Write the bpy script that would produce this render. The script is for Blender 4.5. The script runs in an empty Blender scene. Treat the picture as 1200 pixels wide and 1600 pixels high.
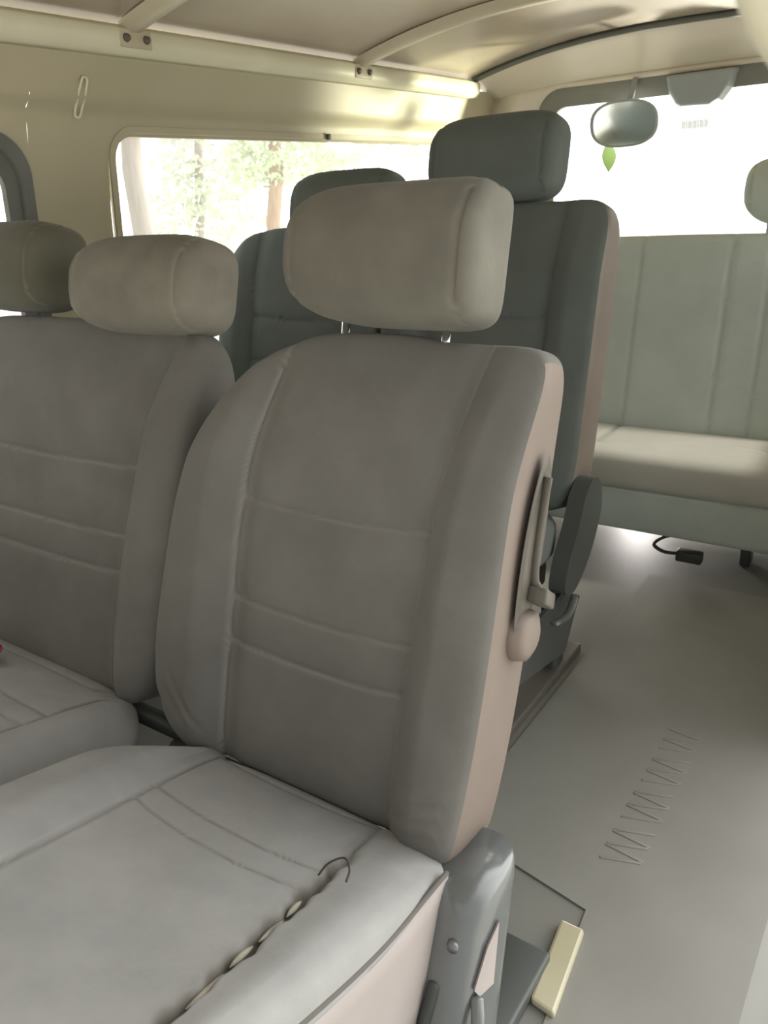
import bpy, math, random
import numpy as np
from mathutils import Matrix, Vector, noise as mnoise

random.seed(7)
sc = bpy.context.scene
COL = sc.collection
OFF = np.array([.83, 0.0, .95])          # van centre line at x=0, cabin floor at z=0


def W(x, y, z):
    return np.array([x, y, z], float) + OFF


# ------------------------------------------------------------------ materials
def lin(c):
    c = c / 255.0
    return c / 12.92 if c <= .04045 else ((c + .055) / 1.055) ** 2.4


def rgb(r, g, b):
    return (lin(r), lin(g), lin(b), 1)


def mat_base(name):
    m = bpy.data.materials.new(name)
    m.use_nodes = True
    nt = m.node_tree
    b = nt.nodes['Principled BSDF']
    return m, nt, b


def fabric(name, col, col2, seam_col=None, scale=7.0, bump=.25, sheen=.10):
    m, nt, b = mat_base(name)
    N, L = nt.nodes.new, nt.links.new
    tc = N('ShaderNodeTexCoord')
    n1 = N('ShaderNodeTexNoise'); n1.inputs['Scale'].default_value = scale
    n1.inputs['Detail'].default_value = 5; n1.inputs['Roughness'].default_value = .6
    L(tc.outputs['Object'], n1.inputs['Vector'])
    cr = N('ShaderNodeValToRGB')
    cr.color_ramp.elements[0].position = .36; cr.color_ramp.elements[0].color = col
    cr.color_ramp.elements[1].position = .66; cr.color_ramp.elements[1].color = col2
    L(n1.outputs['Fac'], cr.inputs['Fac'])
    at = N('ShaderNodeAttribute'); at.attribute_name = 'seam'
    mx = N('ShaderNodeMix'); mx.data_type = 'RGBA'
    L(at.outputs['Fac'], mx.inputs['Factor'])
    L(cr.outputs['Color'], mx.inputs['A'])
    mx.inputs['B'].default_value = seam_col or tuple(c * .45 for c in col[:3]) + (1,)
    L(mx.outputs['Result'], b.inputs['Base Color'])
    b.inputs['Roughness'].default_value = .95
    b.inputs['Sheen Weight'].default_value = sheen
    b.inputs['Sheen Roughness'].default_value = .5
    n2 = N('ShaderNodeTexNoise'); n2.inputs['Scale'].default_value = 900
    n3 = N('ShaderNodeTexNoise'); n3.inputs['Scale'].default_value = 22; n3.inputs['Detail'].default_value = 4
    for n in (n2, n3):
        L(tc.outputs['Object'], n.inputs['Vector'])
    b2 = N('ShaderNodeBump'); b2.inputs['Strength'].default_value = bump * .5; b2.inputs['Distance'].default_value = .0006
    b3 = N('ShaderNodeBump'); b3.inputs['Strength'].default_value = bump; b3.inputs['Distance'].default_value = .006
    L(n2.outputs['Fac'], b2.inputs['Height']); L(n3.outputs['Fac'], b3.inputs['Height'])
    L(b2.outputs['Normal'], b3.inputs['Normal']); L(b3.outputs['Normal'], b.inputs['Normal'])
    return m


def surf(name, col, col2=None, rough=.6, metal=0.0, scale=5.0, bump=0.0, spec=.5, emit=None, stretch=None):
    m, nt, b = mat_base(name)
    N, L = nt.nodes.new, nt.links.new
    tc = N('ShaderNodeTexCoord')
    n1 = N('ShaderNodeTexNoise'); n1.inputs['Scale'].default_value = scale; n1.inputs['Detail'].default_value = 6
    if stretch:
        mp = N('ShaderNodeMapping'); mp.inputs['Scale'].default_value = stretch
        L(tc.outputs['Object'], mp.inputs['Vector']); L(mp.outputs['Vector'], n1.inputs['Vector'])
    else:
        L(tc.outputs['Object'], n1.inputs['Vector'])
    cr = N('ShaderNodeValToRGB')
    cr.color_ramp.elements[0].position = .35; cr.color_ramp.elements[0].color = col
    cr.color_ramp.elements[1].position = .68; cr.color_ramp.elements[1].color = col2 or tuple(c * 1.12 for c in col[:3]) + (1,)
    L(n1.outputs['Fac'], cr.inputs['Fac']); L(cr.outputs['Color'], b.inputs['Base Color'])
    b.inputs['Roughness'].default_value = rough; b.inputs['Metallic'].default_value = metal
    b.inputs['Specular IOR Level'].default_value = spec
    if bump:
        bp = N('ShaderNodeBump'); bp.inputs['Strength'].default_value = bump; bp.inputs['Distance'].default_value = .004
        L(n1.outputs['Fac'], bp.inputs['Height']); L(bp.outputs['Normal'], b.inputs['Normal'])
    return m


def glass_mat(name, tint=(.97, .98, .97, 1), haze=.05, hazecol=(.9, .93, .9, 1)):
    m = bpy.data.materials.new(name); m.use_nodes = True
    nt = m.node_tree; nt.nodes.clear()
    N, L = nt.nodes.new, nt.links.new
    out = N('ShaderNodeOutputMaterial')
    tr = N('ShaderNodeBsdfTransparent'); tr.inputs['Color'].default_value = tint
    gl = N('ShaderNodeBsdfGlossy'); gl.inputs['Roughness'].default_value = .03
    df = N('ShaderNodeBsdfTranslucent'); df.inputs['Color'].default_value = hazecol
    fr = N('ShaderNodeFresnel'); fr.inputs['IOR'].default_value = 1.3
    mx = N('ShaderNodeMixShader'); mx2 = N('ShaderNodeMixShader'); mx2.inputs['Fac'].default_value = haze
    L(fr.outputs['Fac'], mx.inputs['Fac']); L(tr.outputs['BSDF'], mx.inputs[1]); L(gl.outputs['BSDF'], mx.inputs[2])
    L(mx.outputs['Shader'], mx2.inputs[1]); L(df.outputs['BSDF'], mx2.inputs[2])
    L(mx2.outputs['Shader'], out.inputs['Surface'])
    return m


M = {}
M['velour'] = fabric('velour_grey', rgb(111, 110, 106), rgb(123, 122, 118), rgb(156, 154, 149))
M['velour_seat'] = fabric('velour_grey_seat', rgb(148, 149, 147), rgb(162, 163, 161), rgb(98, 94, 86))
M['velour_warm'] = fabric('velour_headrest', rgb(113, 111, 102), rgb(127, 125, 115), rgb(136, 133, 122), scale=9)
M['velour_pale'] = fabric('velour_pale_headrest', rgb(122, 119, 109), rgb(140, 137, 126), rgb(160, 156, 144), scale=9)
M['velour_olive'] = fabric('velour_olive_headrest', rgb(96, 96, 82), rgb(106, 106, 92), rgb(128, 127, 112), scale=9)
M['velour_shade'] = fabric('velour_shaded', rgb(100, 108, 104), rgb(110, 118, 114), rgb(86, 93, 90))  # same velour, with the shade on the third row put into its colour
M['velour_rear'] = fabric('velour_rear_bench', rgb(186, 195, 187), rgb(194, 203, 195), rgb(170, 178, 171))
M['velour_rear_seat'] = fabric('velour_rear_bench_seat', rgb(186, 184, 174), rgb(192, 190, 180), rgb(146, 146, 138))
M['vinyl'] = surf('pinkish_vinyl', rgb(124, 113, 104), rgb(134, 122, 113), rough=.55, scale=6, bump=.08)
M['vinyl_skirt'] = surf('pale_vinyl', rgb(166, 158, 154), rgb(176, 168, 164), rough=.6, scale=5, bump=.08)
M['thread'] = surf('dark_thread', rgb(70, 66, 60), rough=.9)
M['foam'] = surf('torn_foam', rgb(146, 141, 128), rgb(166, 161, 148), rough=.95, scale=40, bump=.6)
M['piping'] = surf('dark_piping', rgb(104, 101, 96), rough=.9)
M['chrome'] = surf('chrome', rgb(225, 228, 232), rough=.12, metal=1)
M['bracket'] = surf('grey_bracket', rgb(112, 116, 116), rgb(124, 128, 128), rough=.22, metal=.25, scale=9, spec=.8)
M['dark_metal'] = surf('dark_metal', rgb(84, 88, 86), rgb(96, 100, 98), rough=.45, metal=.2)
M['black'] = surf('black_plastic', rgb(62, 66, 64), rough=.5)
M['plastic'] = surf('grey_plastic', rgb(96, 92, 84), rgb(106, 102, 94), rough=.45)
M['wall'] = surf('wall_beige_paint', rgb(180, 173, 146), rgb(189, 182, 155), rough=.5, scale=3, bump=.02)
M['rail'] = surf('rail_paint', rgb(222, 218, 192), rgb(230, 226, 202), rough=.45)
M['ceil'] = surf('ceiling_panel', rgb(146, 132, 114), rgb(186, 176, 156), rough=.35, scale=2.2, stretch=(1, .6, 1), spec=.6)
M['header'] = surf('header_panel', rgb(214, 204, 186), rgb(222, 212, 196), rough=.3, scale=3, spec=.6)
M['bow'] = surf('roof_bow_paint', rgb(192, 184, 160), rgb(202, 194, 172), rough=.4)
M['rubber'] = surf('window_rubber', rgb(96, 98, 92), rgb(108, 110, 104), rough=.45)
M['rubber_dark'] = surf('hatch_seal', rgb(120, 120, 114), rgb(134, 134, 126), rough=.5)
M['floor'] = surf('floor_vinyl', rgb(130, 130, 124), rgb(140, 140, 133), rough=.55, scale=4, bump=.05)
M['mat'] = surf('floor_mat', rgb(138, 138, 131), rgb(146, 146, 139), rough=.6, scale=6, bump=.05)
M['glint'] = surf('glint_cream', rgb(186, 180, 150), rgb(200, 194, 166), rough=.25, scale=5, spec=.7)
M['glass'] = glass_mat('window_glass', haze=.12, hazecol=(.97, .98, .96, 1))
M['glass_rear'] = glass_mat('rear_glass', haze=.04)
M['mirror'] = surf('mirror_face', rgb(240, 246, 244), rough=.12, metal=.9)
M['housing'] = surf('grey_housing', rgb(150, 156, 156), rgb(160, 166, 166), rough=.5)
M['leaf'] = surf('green_leaf', rgb(190, 225, 140), rgb(205, 235, 160), rough=.6)
M['red'] = surf('red_cloth', rgb(170, 60, 70), rgb(185, 76, 84), rough=.9)
M['sticker'] = glass_mat('sticker_film', tint=(.47, .47, .465, 1), haze=0.0)
M['ink'] = glass_mat('sticker_ink', tint=(.90, .90, .89, 1), haze=0.0)
M['bark'] = surf('bark_grey', rgb(168, 160, 150), rgb(186, 178, 168), rough=.9, scale=6, bump=.5, stretch=(4, 4, .6))
M['bark2'] = surf('bark_brown', rgb(186, 158, 130), rgb(200, 172, 146), rough=.9, scale=6, bump=.5, stretch=(4, 4, .6))
M['leaves'] = surf('foliage', rgb(206, 222, 184), rgb(234, 242, 218), rough=.8, scale=2.5)
M['leaves2'] = surf('foliage_pale', rgb(218, 226, 206), rgb(238, 242, 228), rough=.8, scale=2.5)
M['ground'] = surf('ground', rgb(226, 222, 208), rgb(236, 232, 220), rough=.95, scale=1.2)


# ------------------------------------------------------------------ object helpers
def link_mesh(name, verts, faces, mat, parent=None, origin=None, smooth=True, seam=None, auto=None):
    """verts in world space; the object sits at origin (or at its parent's place)."""
    v = np.asarray(verts, float)
    if parent is not None:
        base = np.array(parent['_w'])
    else:
        if origin is None:
            origin = np.array([(v[:, 0].min() + v[:, 0].max()) / 2, (v[:, 1].min() + v[:, 1].max()) / 2, v[:, 2].min()])
        base = np.array(origin, float)
    me = bpy.data.meshes.new(name)
    me.from_pydata((v - base).tolist(), [], [tuple(int(i) for i in f) for f in faces])
    me.materials.append(mat)
    me.update()
    if smooth:
        me.polygons.foreach_set('use_smooth', [True] * len(me.polygons))
        if auto is not None:
            me.set_sharp_from_angle(angle=math.radians(auto))
    if seam is not None:
        a = me.attributes.new('seam', 'FLOAT', 'POINT')
        a.data.foreach_set('value', np.asarray(seam, np.float32))
    o = bpy.data.objects.new(name, me)
    COL.objects.link(o)
    if parent is not None:
        o.parent = parent
    else:
        o.location = base
    o['_w'] = [float(t) for t in base]
    return o


def thing(name, label, cat, loc, group=None):
    o = bpy.data.objects.new(name, None)
    COL.objects.link(o)
    o.location = loc
    o.empty_display_size = .05
    o['_w'] = [float(t) for t in loc]
    o['label'] = label; o['category'] = cat
    if group:
        o['group'] = group
    return o


def tag(o, label, cat, group=None, kind=None):
    o['label'] = label; o['category'] = cat
    if group:
        o['group'] = group
    if kind:
        o['kind'] = kind
    return o


def struct(o):
    if o.parent is None:
        o['kind'] = 'structure'
    return o


def merge(*ms):
    V, F = [], []
    n = 0
    for v, f in ms:
        V.append(np.asarray(v, float)); F += [tuple(i + n for i in t) for t in f]
        n += len(v)
    return np.concatenate(V), F


def tube(pts, r, seg=10, cap=True, flat=1.0):
    P = [np.asarray(p, float) for p in pts]
    rs = r if hasattr(r, '__len__') else [r] * len(P)
    V, F = [], []
    up = np.array([0, 0, 1.0])
    prev = None
    for i, p in enumerate(P):
        t = P[min(i + 1, len(P) - 1)] - P[max(i - 1, 0)]
        t /= np.linalg.norm(t) + 1e-12
        if prev is None:
            a = np.cross(t, up)
            if np.linalg.norm(a) < 1e-3:
                a = np.cross(t, np.array([1.0, 0, 0]))
        else:
            a = prev - t * prev.dot(t)
        a /= np.linalg.norm(a); prev = a
        b = np.cross(t, a)
        for k in range(seg):
            an = 2 * math.pi * k / seg
            V.append(p + rs[i] * (math.cos(an) * a + flat * math.sin(an) * b))
    n = len(P)
    for i in range(n - 1):
        for k in range(seg):
            F.append((i * seg + k, i * seg + (k + 1) % seg, (i + 1) * seg + (k + 1) % seg, (i + 1) * seg + k))
    if cap:
        F.append(tuple(range(seg))[::-1]); F.append(tuple((n - 1) * seg + k for k in range(seg)))
    return np.array(V), F


def spline(pts, n=8):
    """Catmull-Rom through pts."""
    P = [np.asarray(p, float) for p in pts]
    P = [2 * P[0] - P[1]] + P + [2 * P[-1] - P[-2]]
    out = []
    for i in range(1, len(P) - 2):
        for k in range(n):
            t = k / n
            a, b, c, d = P[i - 1], P[i], P[i + 1], P[i + 2]
            out.append(.5 * ((2 * b) + (-a + c) * t + (2 * a - 5 * b + 4 * c - d) * t * t + (-a + 3 * b - 3 * c + d) * t ** 3))
    out.append(P[-2])
    return out


def rbox(c, half, r=.004, axes=None, seg=2):
    """Box with rounded edges (lattice pushed out of an inner box), optional axes (rows)."""
    half = np.array(half, float); r = min(r, half.min() * .98)
    k = seg
    t = np.linspace(0, 1, k + 1)
    # coordinate lists with extra loops by the corners
    idx = {}
    V, F = [], []

    def coords(h):
        lo = [-h + r * (1 - math.cos(a * math.pi / 2)) for a in t]
        return lo + [-x for x in lo[::-1]]
    cs = [coords(h) for h in half]
    ns = [len(x) for x in cs]

    def vid(i, j, l):
        key = (i, j, l)
        if key not in idx:
            q = np.array([cs[0][i], cs[1][j], cs[2][l]])
            inner = np.clip(q, -(half - r), half - r)
            d = q - inner
            nrm = np.linalg.norm(d)
            p = inner + (d / nrm * r if nrm > 1e-9 else 0)
            idx[key] = len(V); V.append(p)
        return idx[key]
    for ax in range(3):
        u, v = (ax + 1) % 3, (ax + 2) % 3
        for s in (0, ns[ax] - 1):
            for i in range(ns[u] - 1):
                for j in range(ns[v] - 1):
                    q = []
                    for di, dj in ((0, 0), (1, 0), (1, 1), (0, 1)):
                        key = [0, 0, 0]; key[ax] = s; key[u] = i + di; key[v] = j + dj
                        q.append(vid(*key))
                    F.append(tuple(q if s else q[::-1]))
    V = np.array(V)
    if axes is not None:
        V = V @ np.array(axes, float)
    return V + np.asarray(c, float), F


def prism(poly, axis_pts, r=0):
    """poly: list of 3D points (a planar outline), extruded by vector axis_pts."""
    P = np.array(poly, float); d = np.array(axis_pts, float)
    n = len(P)
    V = np.concatenate([P, P + d])
    F = [tuple(range(n))[::-1], tuple(n + i for i in range(n))]
    for i in range(n):
        F.append((i, (i + 1) % n, n + (i + 1) % n, n + i))
    return V, F


def ring(outer, inner):
    """bridge two closed loops of equal length."""
    n = len(outer)
    V = np.concatenate([np.array(outer, float), np.array(inner, float)])
    F = [(i, (i + 1) % n, n + (i + 1) % n, n + i) for i in range(n)]
    return V, F


def rrect(w0, w1, h0, h1, rad, n=10):
    """closed loop of a rounded rectangle, ccw from lower right corner."""
    out = []
    for cx, cy, a0 in ((w1 - rad, h0 + rad, -90), (w1 - rad, h1 - rad, 0), (w0 + rad, h1 - rad, 90), (w0 + rad, h0 + rad, 180)):
        for k in range(n + 1):
            a = math.radians(a0 + 90 * k / n)
            out.append((cx + rad * math.cos(a), cy + rad * math.sin(a)))
    return out


# ------------------------------------------------------------------ upholstery lattice
def lattice(nx, ny, nz):
    """surface lattice of a cube: returns params (N,3) in [-1,1] and quads."""
    idx = {}
    P, F = [], []

    def vid(k):
        if k not in idx:
            idx[k] = len(P); P.append((2 * k[0] / nx - 1, 2 * k[1] / ny - 1, 2 * k[2] / nz - 1))
        return idx[k]
    ns = (nx, ny, nz)
    for ax in range(3):
        u, v = (ax + 1) % 3, (ax + 2) % 3
        for s in (0, ns[ax]):
            for i in range(ns[u]):
                for j in range(ns[v]):
                    q = []
                    for di, dj in ((0, 0), (1, 0), (1, 1), (0, 1)):
                        k = [0, 0, 0]; k[ax] = s; k[u] = i + di; k[v] = j + dj
                        q.append(vid(tuple(k)))
                    F.append(tuple(q if s else q[::-1]))
    return np.array(P), F


_lat = {}



def pillow(Wd, H, T, res, n_out=(6, 6, 6, 6), p=7, fn=None, nz=None):
    """Puffed block. local x: width, y: height, z: thickness (+z is the show face).
    n_out: superellipse exponents for (+x+y, -x+y, -x-y, +x-y) corners.  fn(x,y,w)->(dz, seam)"""
    nx = max(6, int(Wd / res)); ny = max(6, int(H / res)); nz = nz or max(6, int(T / max(res, .008)))
    key = (nx, ny, nz)
    if key not in _lat:
        _lat[key] = lattice(*key)
    P, F = _lat[key]
    a, b, c = P[:, 0].copy(), P[:, 1].copy(), P[:, 2].copy()
    m = np.maximum(np.abs(a), np.abs(b))
    n = np.where(b >= 0, np.where(a >= 0, n_out[0], n_out[1]), np.where(a >= 0, n_out[3], n_out[2])).astype(float)
    k = (np.abs(a) ** n + np.abs(b) ** n) ** (1 / n)
    s = np.where(k > 1e-9, m / np.maximum(k, 1e-9), 1)
    ac = np.abs(c)
    f = np.maximum(m, ac) / np.maximum((m ** p + ac ** p) ** (1 / p), 1e-9)
    x = a * s * f * Wd / 2; y = b * s * f * H / 2; z = c * f * T / 2
    seam = np.zeros(len(x))
    if fn is not None:
        w = np.clip((z / (T / 2) - .15) / .5, 0, 1)
        dz, seam = fn(x, y, w)
        z = z + dz * w
        seam = seam * (w > .3)
    pillow.flank = (a > .9999) & (c < pillow.cut) & (b < .985)
    return np.stack([x, y, z], 1), F, seam


pillow.cut = .72


def split_flank(V, F, seam, flank):
    """separate the +x flank of a block: (main verts, faces, seam), (flank verts, faces)"""
    side = [f for f in F if all(flank[i] for i in f)]
    main = [f for f in F if not all(flank[i] for i in f)]

    def pack(fs):
        ids = sorted({i for f in fs for i in f}); mp = {j: k for k, j in enumerate(ids)}
        return V[ids], [tuple(mp[i] for i in f) for f in fs], np.asarray(seam)[ids]
    return pack(main), pack(side)


def G(d, s):
    return np.exp(-(d / s) ** 2)


def sstep(x, e0, e1):
    t = np.clip((x - e0) / (e1 - e0), 0, 1)
    return t * t * (3 - 2 * t)


def vnoise(x, y, sc, seed=0.0):
    return np.array([mnoise.noise(Vector((float(i) * sc, float(j) * sc, seed))) for i, j in zip(x, y)])


def upholster(Wd, xoff, hs, hin0, hin1, hsv, wrinkle=0, bol=.024, depth=.006, H=.62, xc=0.0, bow=0.0, wl=0.0, seamw=.0036):
    """front relief of a backrest: side bolsters, two upright seams, cross seams at heights hs."""
    def fn(x, y, w):
        X = x + xoff
        t = np.clip((y + H / 2) / H, 0, 1)
        hw = hin0 + (hin1 - hin0) * t
        hw = hw + hsv * (2 * t - 1) ** 2 + np.where(X < 0, wl * sstep(t, 0, .9), 0)
        X = X - bow * (1 - (2 * t - 1) ** 2)
        d = np.abs(X - xc) - hw
        dz = bol * sstep(d, -.012, .05)
        g = G(d, seamw)
        dz -= depth * g + .004 * G(d + .012, .014)
        sm = .55 * G(d - .001, .0026)
        inside = sstep(-d, -.002, .004)
        for h in hs:
            e = (y + H / 2) - h + .006 * (1 - (np.clip((X - xc) / hw, -1, 1)) ** 2)
            dz -= inside * (.0045 * G(e, .0028) + .003 * G(e, .016))
            sm = np.maximum(sm, inside * .5 * G(e + .003, .0026))
        return dz, sm
    return fn


def place(P, O, ex, ey, ez):
    return np.asarray(O) + P[:, :1] * np.array(ex) + P[:, 1:2] * np.array(ey) + P[:, 2:3] * np.array(ez)


# ------------------------------------------------------------------ seats
def headrest(parent, centre, up, Wd, H, T, mat, res=.006, posts=True, post_x=.075, post_len=.05, name='headrest', n_out=(5, 4, 4, 5.5), seam_at=.82, p=4.2):
    up = np.array(up, float); up /= np.linalg.norm(up)
    ex = np.array([1.0, 0, 0]); fwd = np.cross(ex, up); fwd /= np.linalg.norm(fwd)     # towards -y
    if fwd[1] > 0:
        fwd = -fwd

    def fn(x, y, w):
        d = np.abs(x) - seam_at * Wd / 2
        dz = -.0035 * G(d, .003) + .002 * G(d - .006, .004)
        e = y + H * .33
        dz -= .004 * sstep(-e, 0, .03)
        return dz, np.maximum(.8 * G(d, .0024), 0)
    P, F, S = pillow(Wd, H, T, res, n_out, p, fn)
    # belly: fuller at the lower third of the front
    k = P[:, 1] / (H / 2)
    P[:, 2] += np.where(P[:, 2] > 0, .012 * (1 - k ** 2) - .012 * sstep(k, .2, 1), 0)
    o = link_mesh(name, place(P, centre, ex, up, fwd), F, mat, parent, seam=S)
    if posts:
        for s in (-1, 1):
            c = np.array(centre) + ex * s * post_x - up * (H / 2 - .02) - fwd * .016
            link_mesh('post', *tube([c, c - up * (post_len + .02 + .03)], .0055, 10), M['chrome'], o)
            c2 = c - up * (post_len + .022)
            link_mesh('post_sleeve', *tube([c2, c2 - up * .010], [.008, .009], 12), M['black'], o)
    return o


def back_frame(O, up):
    up = np.array(up, float)
    n = np.array([0, -up[2], up[1]]); n /= np.linalg.norm(n)
    return n


# ---- the seat close to the door: single seat -----------------------------------
def single_seat():
    J = W(-.612, .617, -.718)                       # back meets cushion
    root = thing('van_seat', 'grey velour single seat with raised headrest, beside the aisle, torn seam on cushion', 'seat', (J[0], J[1] - .1, 0))
    up = np.array([0, .165, .561]); L = np.linalg.norm(up); up /= L
    n = back_frame(J, up)
    SH = .107                                        # leans a little to the aisle
    H, Wd, T, xo = .617, .540, .105, -.025
    fn = upholster(Wd, xo, (.186, .248, .388), .140, .146, .004, H=H, bol=.030, bow=-.014, wl=.030)

    def fn2(x, y, w):
        dz, sm = fn(x, y, w)
        t = (y + H / 2) / H
        # creases at the lower corner of the wide bolster
        for k, (sl, off) in enumerate(((-.9, .02), (-1.1, .05), (-.7, -.012))):
            e = (y + H / 2 - .055) - sl * (x + .20) - off
            dz -= .0045 * G(e, .007) * G(x + .205, .055) * G(y + H / 2 - .075, .06)
        # creases at the lower corner next to the side panel
        for off in (.0, .022, .045):
            e = (y + H / 2 - .03) - .35 * (x - .2) - off
            dz -= .003 * G(e, .006) * G(x - .22, .035)
        return dz, sm
    P, F, S = pillow(Wd, H, T, .0034, (16, 3.1, 4.2, 22), 6.5, fn2, nz=24)
    # narrow towards the top on the aisle side; thin the top
    t = (P[:, 1] + H / 2) / H
    P[:, 0] += xo
    P[:, 0] -= np.where(P[:, 0] > 0, .034 * sstep(t, .1, 1) * np.clip(P[:, 0] / .24, 0, 1), 0)
    P[:, 0] += np.where(P[:, 0] < 0, .022 * sstep(t, .5, 1) * np.clip(-P[:, 0] / .29, 0, 1), 0)
    P[:, 1] -= .007 * sstep(P[:, 0], .0, .08) * sstep(t, .85, 1)
    q = sstep(t, .68, 1.02)
    P[:, 2] = P[:, 2] * (1 - .55 * q) - .002 * q + .004 * (1 - q)
    P[:, 1] += H / 2 - .02
    P[:, 0] += SH * P[:, 1]
    P[:, 2] -= T / 2 + .002
    # aisle flank: vinyl panel, a hair proud of the cloth
    fl = pillow.flank
    ymid = (P[:, 1] - .29) / .3
    (Vm, Fm, Sm), (Vs, Fs_, Ss) = split_flank(place(P, J, (1, 0, 0), up, n), F, S, fl)
    back = link_mesh('backrest', Vm, Fm, M['velour'], root, seam=Sm)
    side = link_mesh('side_panel', Vs, Fs_, M['vinyl'], root)
    side['label'] = 'pinkish beige vinyl side panel'

    def bp(x, h, d):
        """point on the backrest: x across, h up it, d behind the insert plane."""
        return J + np.array([x + SH * h, 0, 0]) + up * h - n * d
    # recliner cover on the flank, oval, with lever
    V = []
    oval = [(.5 * math.cos(a), .5 * math.sin(a)) for a in np.linspace(0, 2 * math.pi, 28, endpoint=False)]
    rings = []
    for sc_, out in ((1, 0), (.93, .003), (.84, .001), (.5, .0015)):
        rings.append([bp(.2475 - .030 * float(sstep(np.array(((.36 + .23 * v * sc_) + .02) / H), .1, 1)) + .002 + out, .36 + .23 * v * sc_, .038 + .05 * u * sc_) for u, v in oval])
    V = sum(rings, []); Fr = []
    k = len(oval)
    for r_ in range(3):
        for i in range(k):
            Fr.append((r_ * k + i, r_ * k + (i + 1) % k, (r_ + 1) * k + (i + 1) % k, (r_ + 1) * k + i))
    Fr.append(tuple(3 * k + i for i in range(k)))
    rc = link_mesh('recliner_cover', V, Fr, M['plastic'], root)
    lv = spline([bp(.230, .45, .036), bp(.233, .38, .040), bp(.237, .335, .046), bp(.245, .318, .052)], 6)
    link_mesh('recliner_lever', *tube(lv, [.006] * 8 + [.007] * 6 + [.008] * (len(lv) - 14), 10, flat=.6), M['plastic'], rc)
    link_mesh('lever_tip', *rbox(bp(.248, .312, .055), (.012, .016, .010), .004, axes=(np.array([1, 0, 0]), -n * .94 + up * -.34, up)), M['plastic'], rc)
    link_mesh('hinge_boss', *tube([bp(.220, .265, .052), bp(.246, .265, .052), bp(.251, .265, .052)], [.036, .030, .020], 20), M['vinyl'], rc)

    # headrest
    hc = J + np.array([.048, 0, 0]) + up * .686 - n * .030
    headrest(root, hc, up * 1.0 + np.array([.0, -.02, 0]), .278, .166, .100, M['velour_warm'], .004, True, .075, .026, n_out=(10, 4.2, 2.8, 7), seam_at=.84, p=5.5)

    # cushion
    v = np.array([0, -.357, .118]); v /= np.linalg.norm(v)
    cn = np.array([0, .118, .357]); cn /= np.linalg.norm(cn)
    CL, CW, CT, cxo = .56, .512, .085, -.006

    def cfn(x, y, w):
        s = CL / 2 + y            # from back 0 to front
        X = x + cxo
        hw = .137
        d = np.abs(X) - hw
        right = X > 0
        dz = np.where(right, .013 * sstep(d, .0, .085), .026 * sstep(d, -.014, .06)) * (.35 + .65 * sstep(s, 0, .16)) 
        dz -= .0035 * G(d, .0032)
        sm = np.where(right, 0, .45) * G(d, .0024)
        # torn seam on the aisle bolster
        wob = .003 * np.sin(s * 95) + .002 * np.sin(s * 210 + 1)
        tear = np.where(right, 1, 0) * sstep(s, .10, .16)
        gate = .55 + .45 * np.sin(s * 62 + .6)
        dz -= tear * (.008 + .009 * gate) * G(d - .002 + wob, .006 + .003 * gate)
        sm = np.maximum(sm, tear * 1.0 * G(d + .001 + wob, .008 + .004 * gate))
        sm = np.maximum(sm, .6 * np.where(right, 1, 0) * G(d, .011) * sstep(s, .02, .1))
        ins = sstep(-d, -.002, .004)
        for h in (.040, .168, .208):
            e = s - h - .010 * (1 - (X / hw) ** 2)
            dz -= ins * (.0016 * G(e, .0026) + (.0012 * G(e, .018)))
            sm = np.maximum(sm, ins * .55 * G(e, .0018))
        sm = np.maximum(sm, .45 * ins * sstep(-s, -.042, -.036))
        dz -= .014 * ins * G(s - .36, .14) * (1 - (X / hw) ** 2)      # worn hollow
        dz -= .02 * sstep(-s, -.035, .0)
        return dz, sm
    P, F, S = pillow(CW, CL, CT, .0036, (6, 6, 3.4, 8), 5.5, cfn, nz=12)
    y0 = P[:, 1].copy()
    P[:, 1] += CL / 2 - .035
    s = np.clip(P[:, 1], 0, 1)
    P[:, 0] += cxo
    P[:, 0] += np.where(P[:, 0] > .137, .137 * s * np.clip(1 - (P[:, 0] - .137) / .10, 0, 1), .137 * s)      # the insert drifts, the aisle flank runs straight
    # narrower at the back on the bench side
    P[:, 0] += .075 * sstep(-s, -.17, .0) * np.clip((-.155 - (P[:, 0] - .137 * s)) / .09, 0, 1)
    P[:, 2] -= CT / 2
    pd = lambda q: -.034 + .036 * np.exp(-(np.clip(q, 0, 1) / .12) ** 2)
    fl = P[:, 0] > .20
    P[fl, 2] = np.maximum(P[fl, 2], pd(P[fl, 1]) - .012)
    cush = link_mesh('cushion', place(P, J, (1, 0, 0), v, cn), F, M['velour_seat'], root, seam=S)

    def cp(x, s_, d):
        return J + np.array([x + cxo + .137 * max(s_, 0), 0, 0]) + v * s_ + cn * d
    # torn foam slivers and loose thread
    for s0, s1 in ((.185, .215), (.222, .262), (.270, .305), (.315, .365)):
        pts = [cp(.1445 + .0015 * math.sin(t * 60), t, -.006) for t in np.linspace(s0, s1, 7)]
        rr = [.0006, .0022, .003, .0034, .003, .002, .0006]
        link_mesh('torn_foam', *tube(pts, rr, 8), M['foam'], cush)
    th = spline([cp(.142, .152, .006), cp(.150, .146, .020), cp(.166, .140, .030), cp(.180, .152, .029), cp(.186, .168, .026)], 8)
    link_mesh('loose_thread', *tube(th, .0012, 6), M['thread'], cush)
    # piping under the bolster and pale vinyl skirt
    pl = [cp(.2555 - .137 * s_, s_, float(pd(s_))) for s_ in np.linspace(.035, .50, 24)]
    link_mesh('piping', *tube(pl, .0032, 8), M['piping'], cush)
    V = []; Fs = []
    ss = np.linspace(.03, .50, 20); dd = np.linspace(0, 1, 6)
    for s_ in ss:
        for q in dd:
            V.append(cp(.2515 - .137 * s_ + .010 * q, s_, float(pd(s_)) - .004 - .15 * q))
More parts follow.
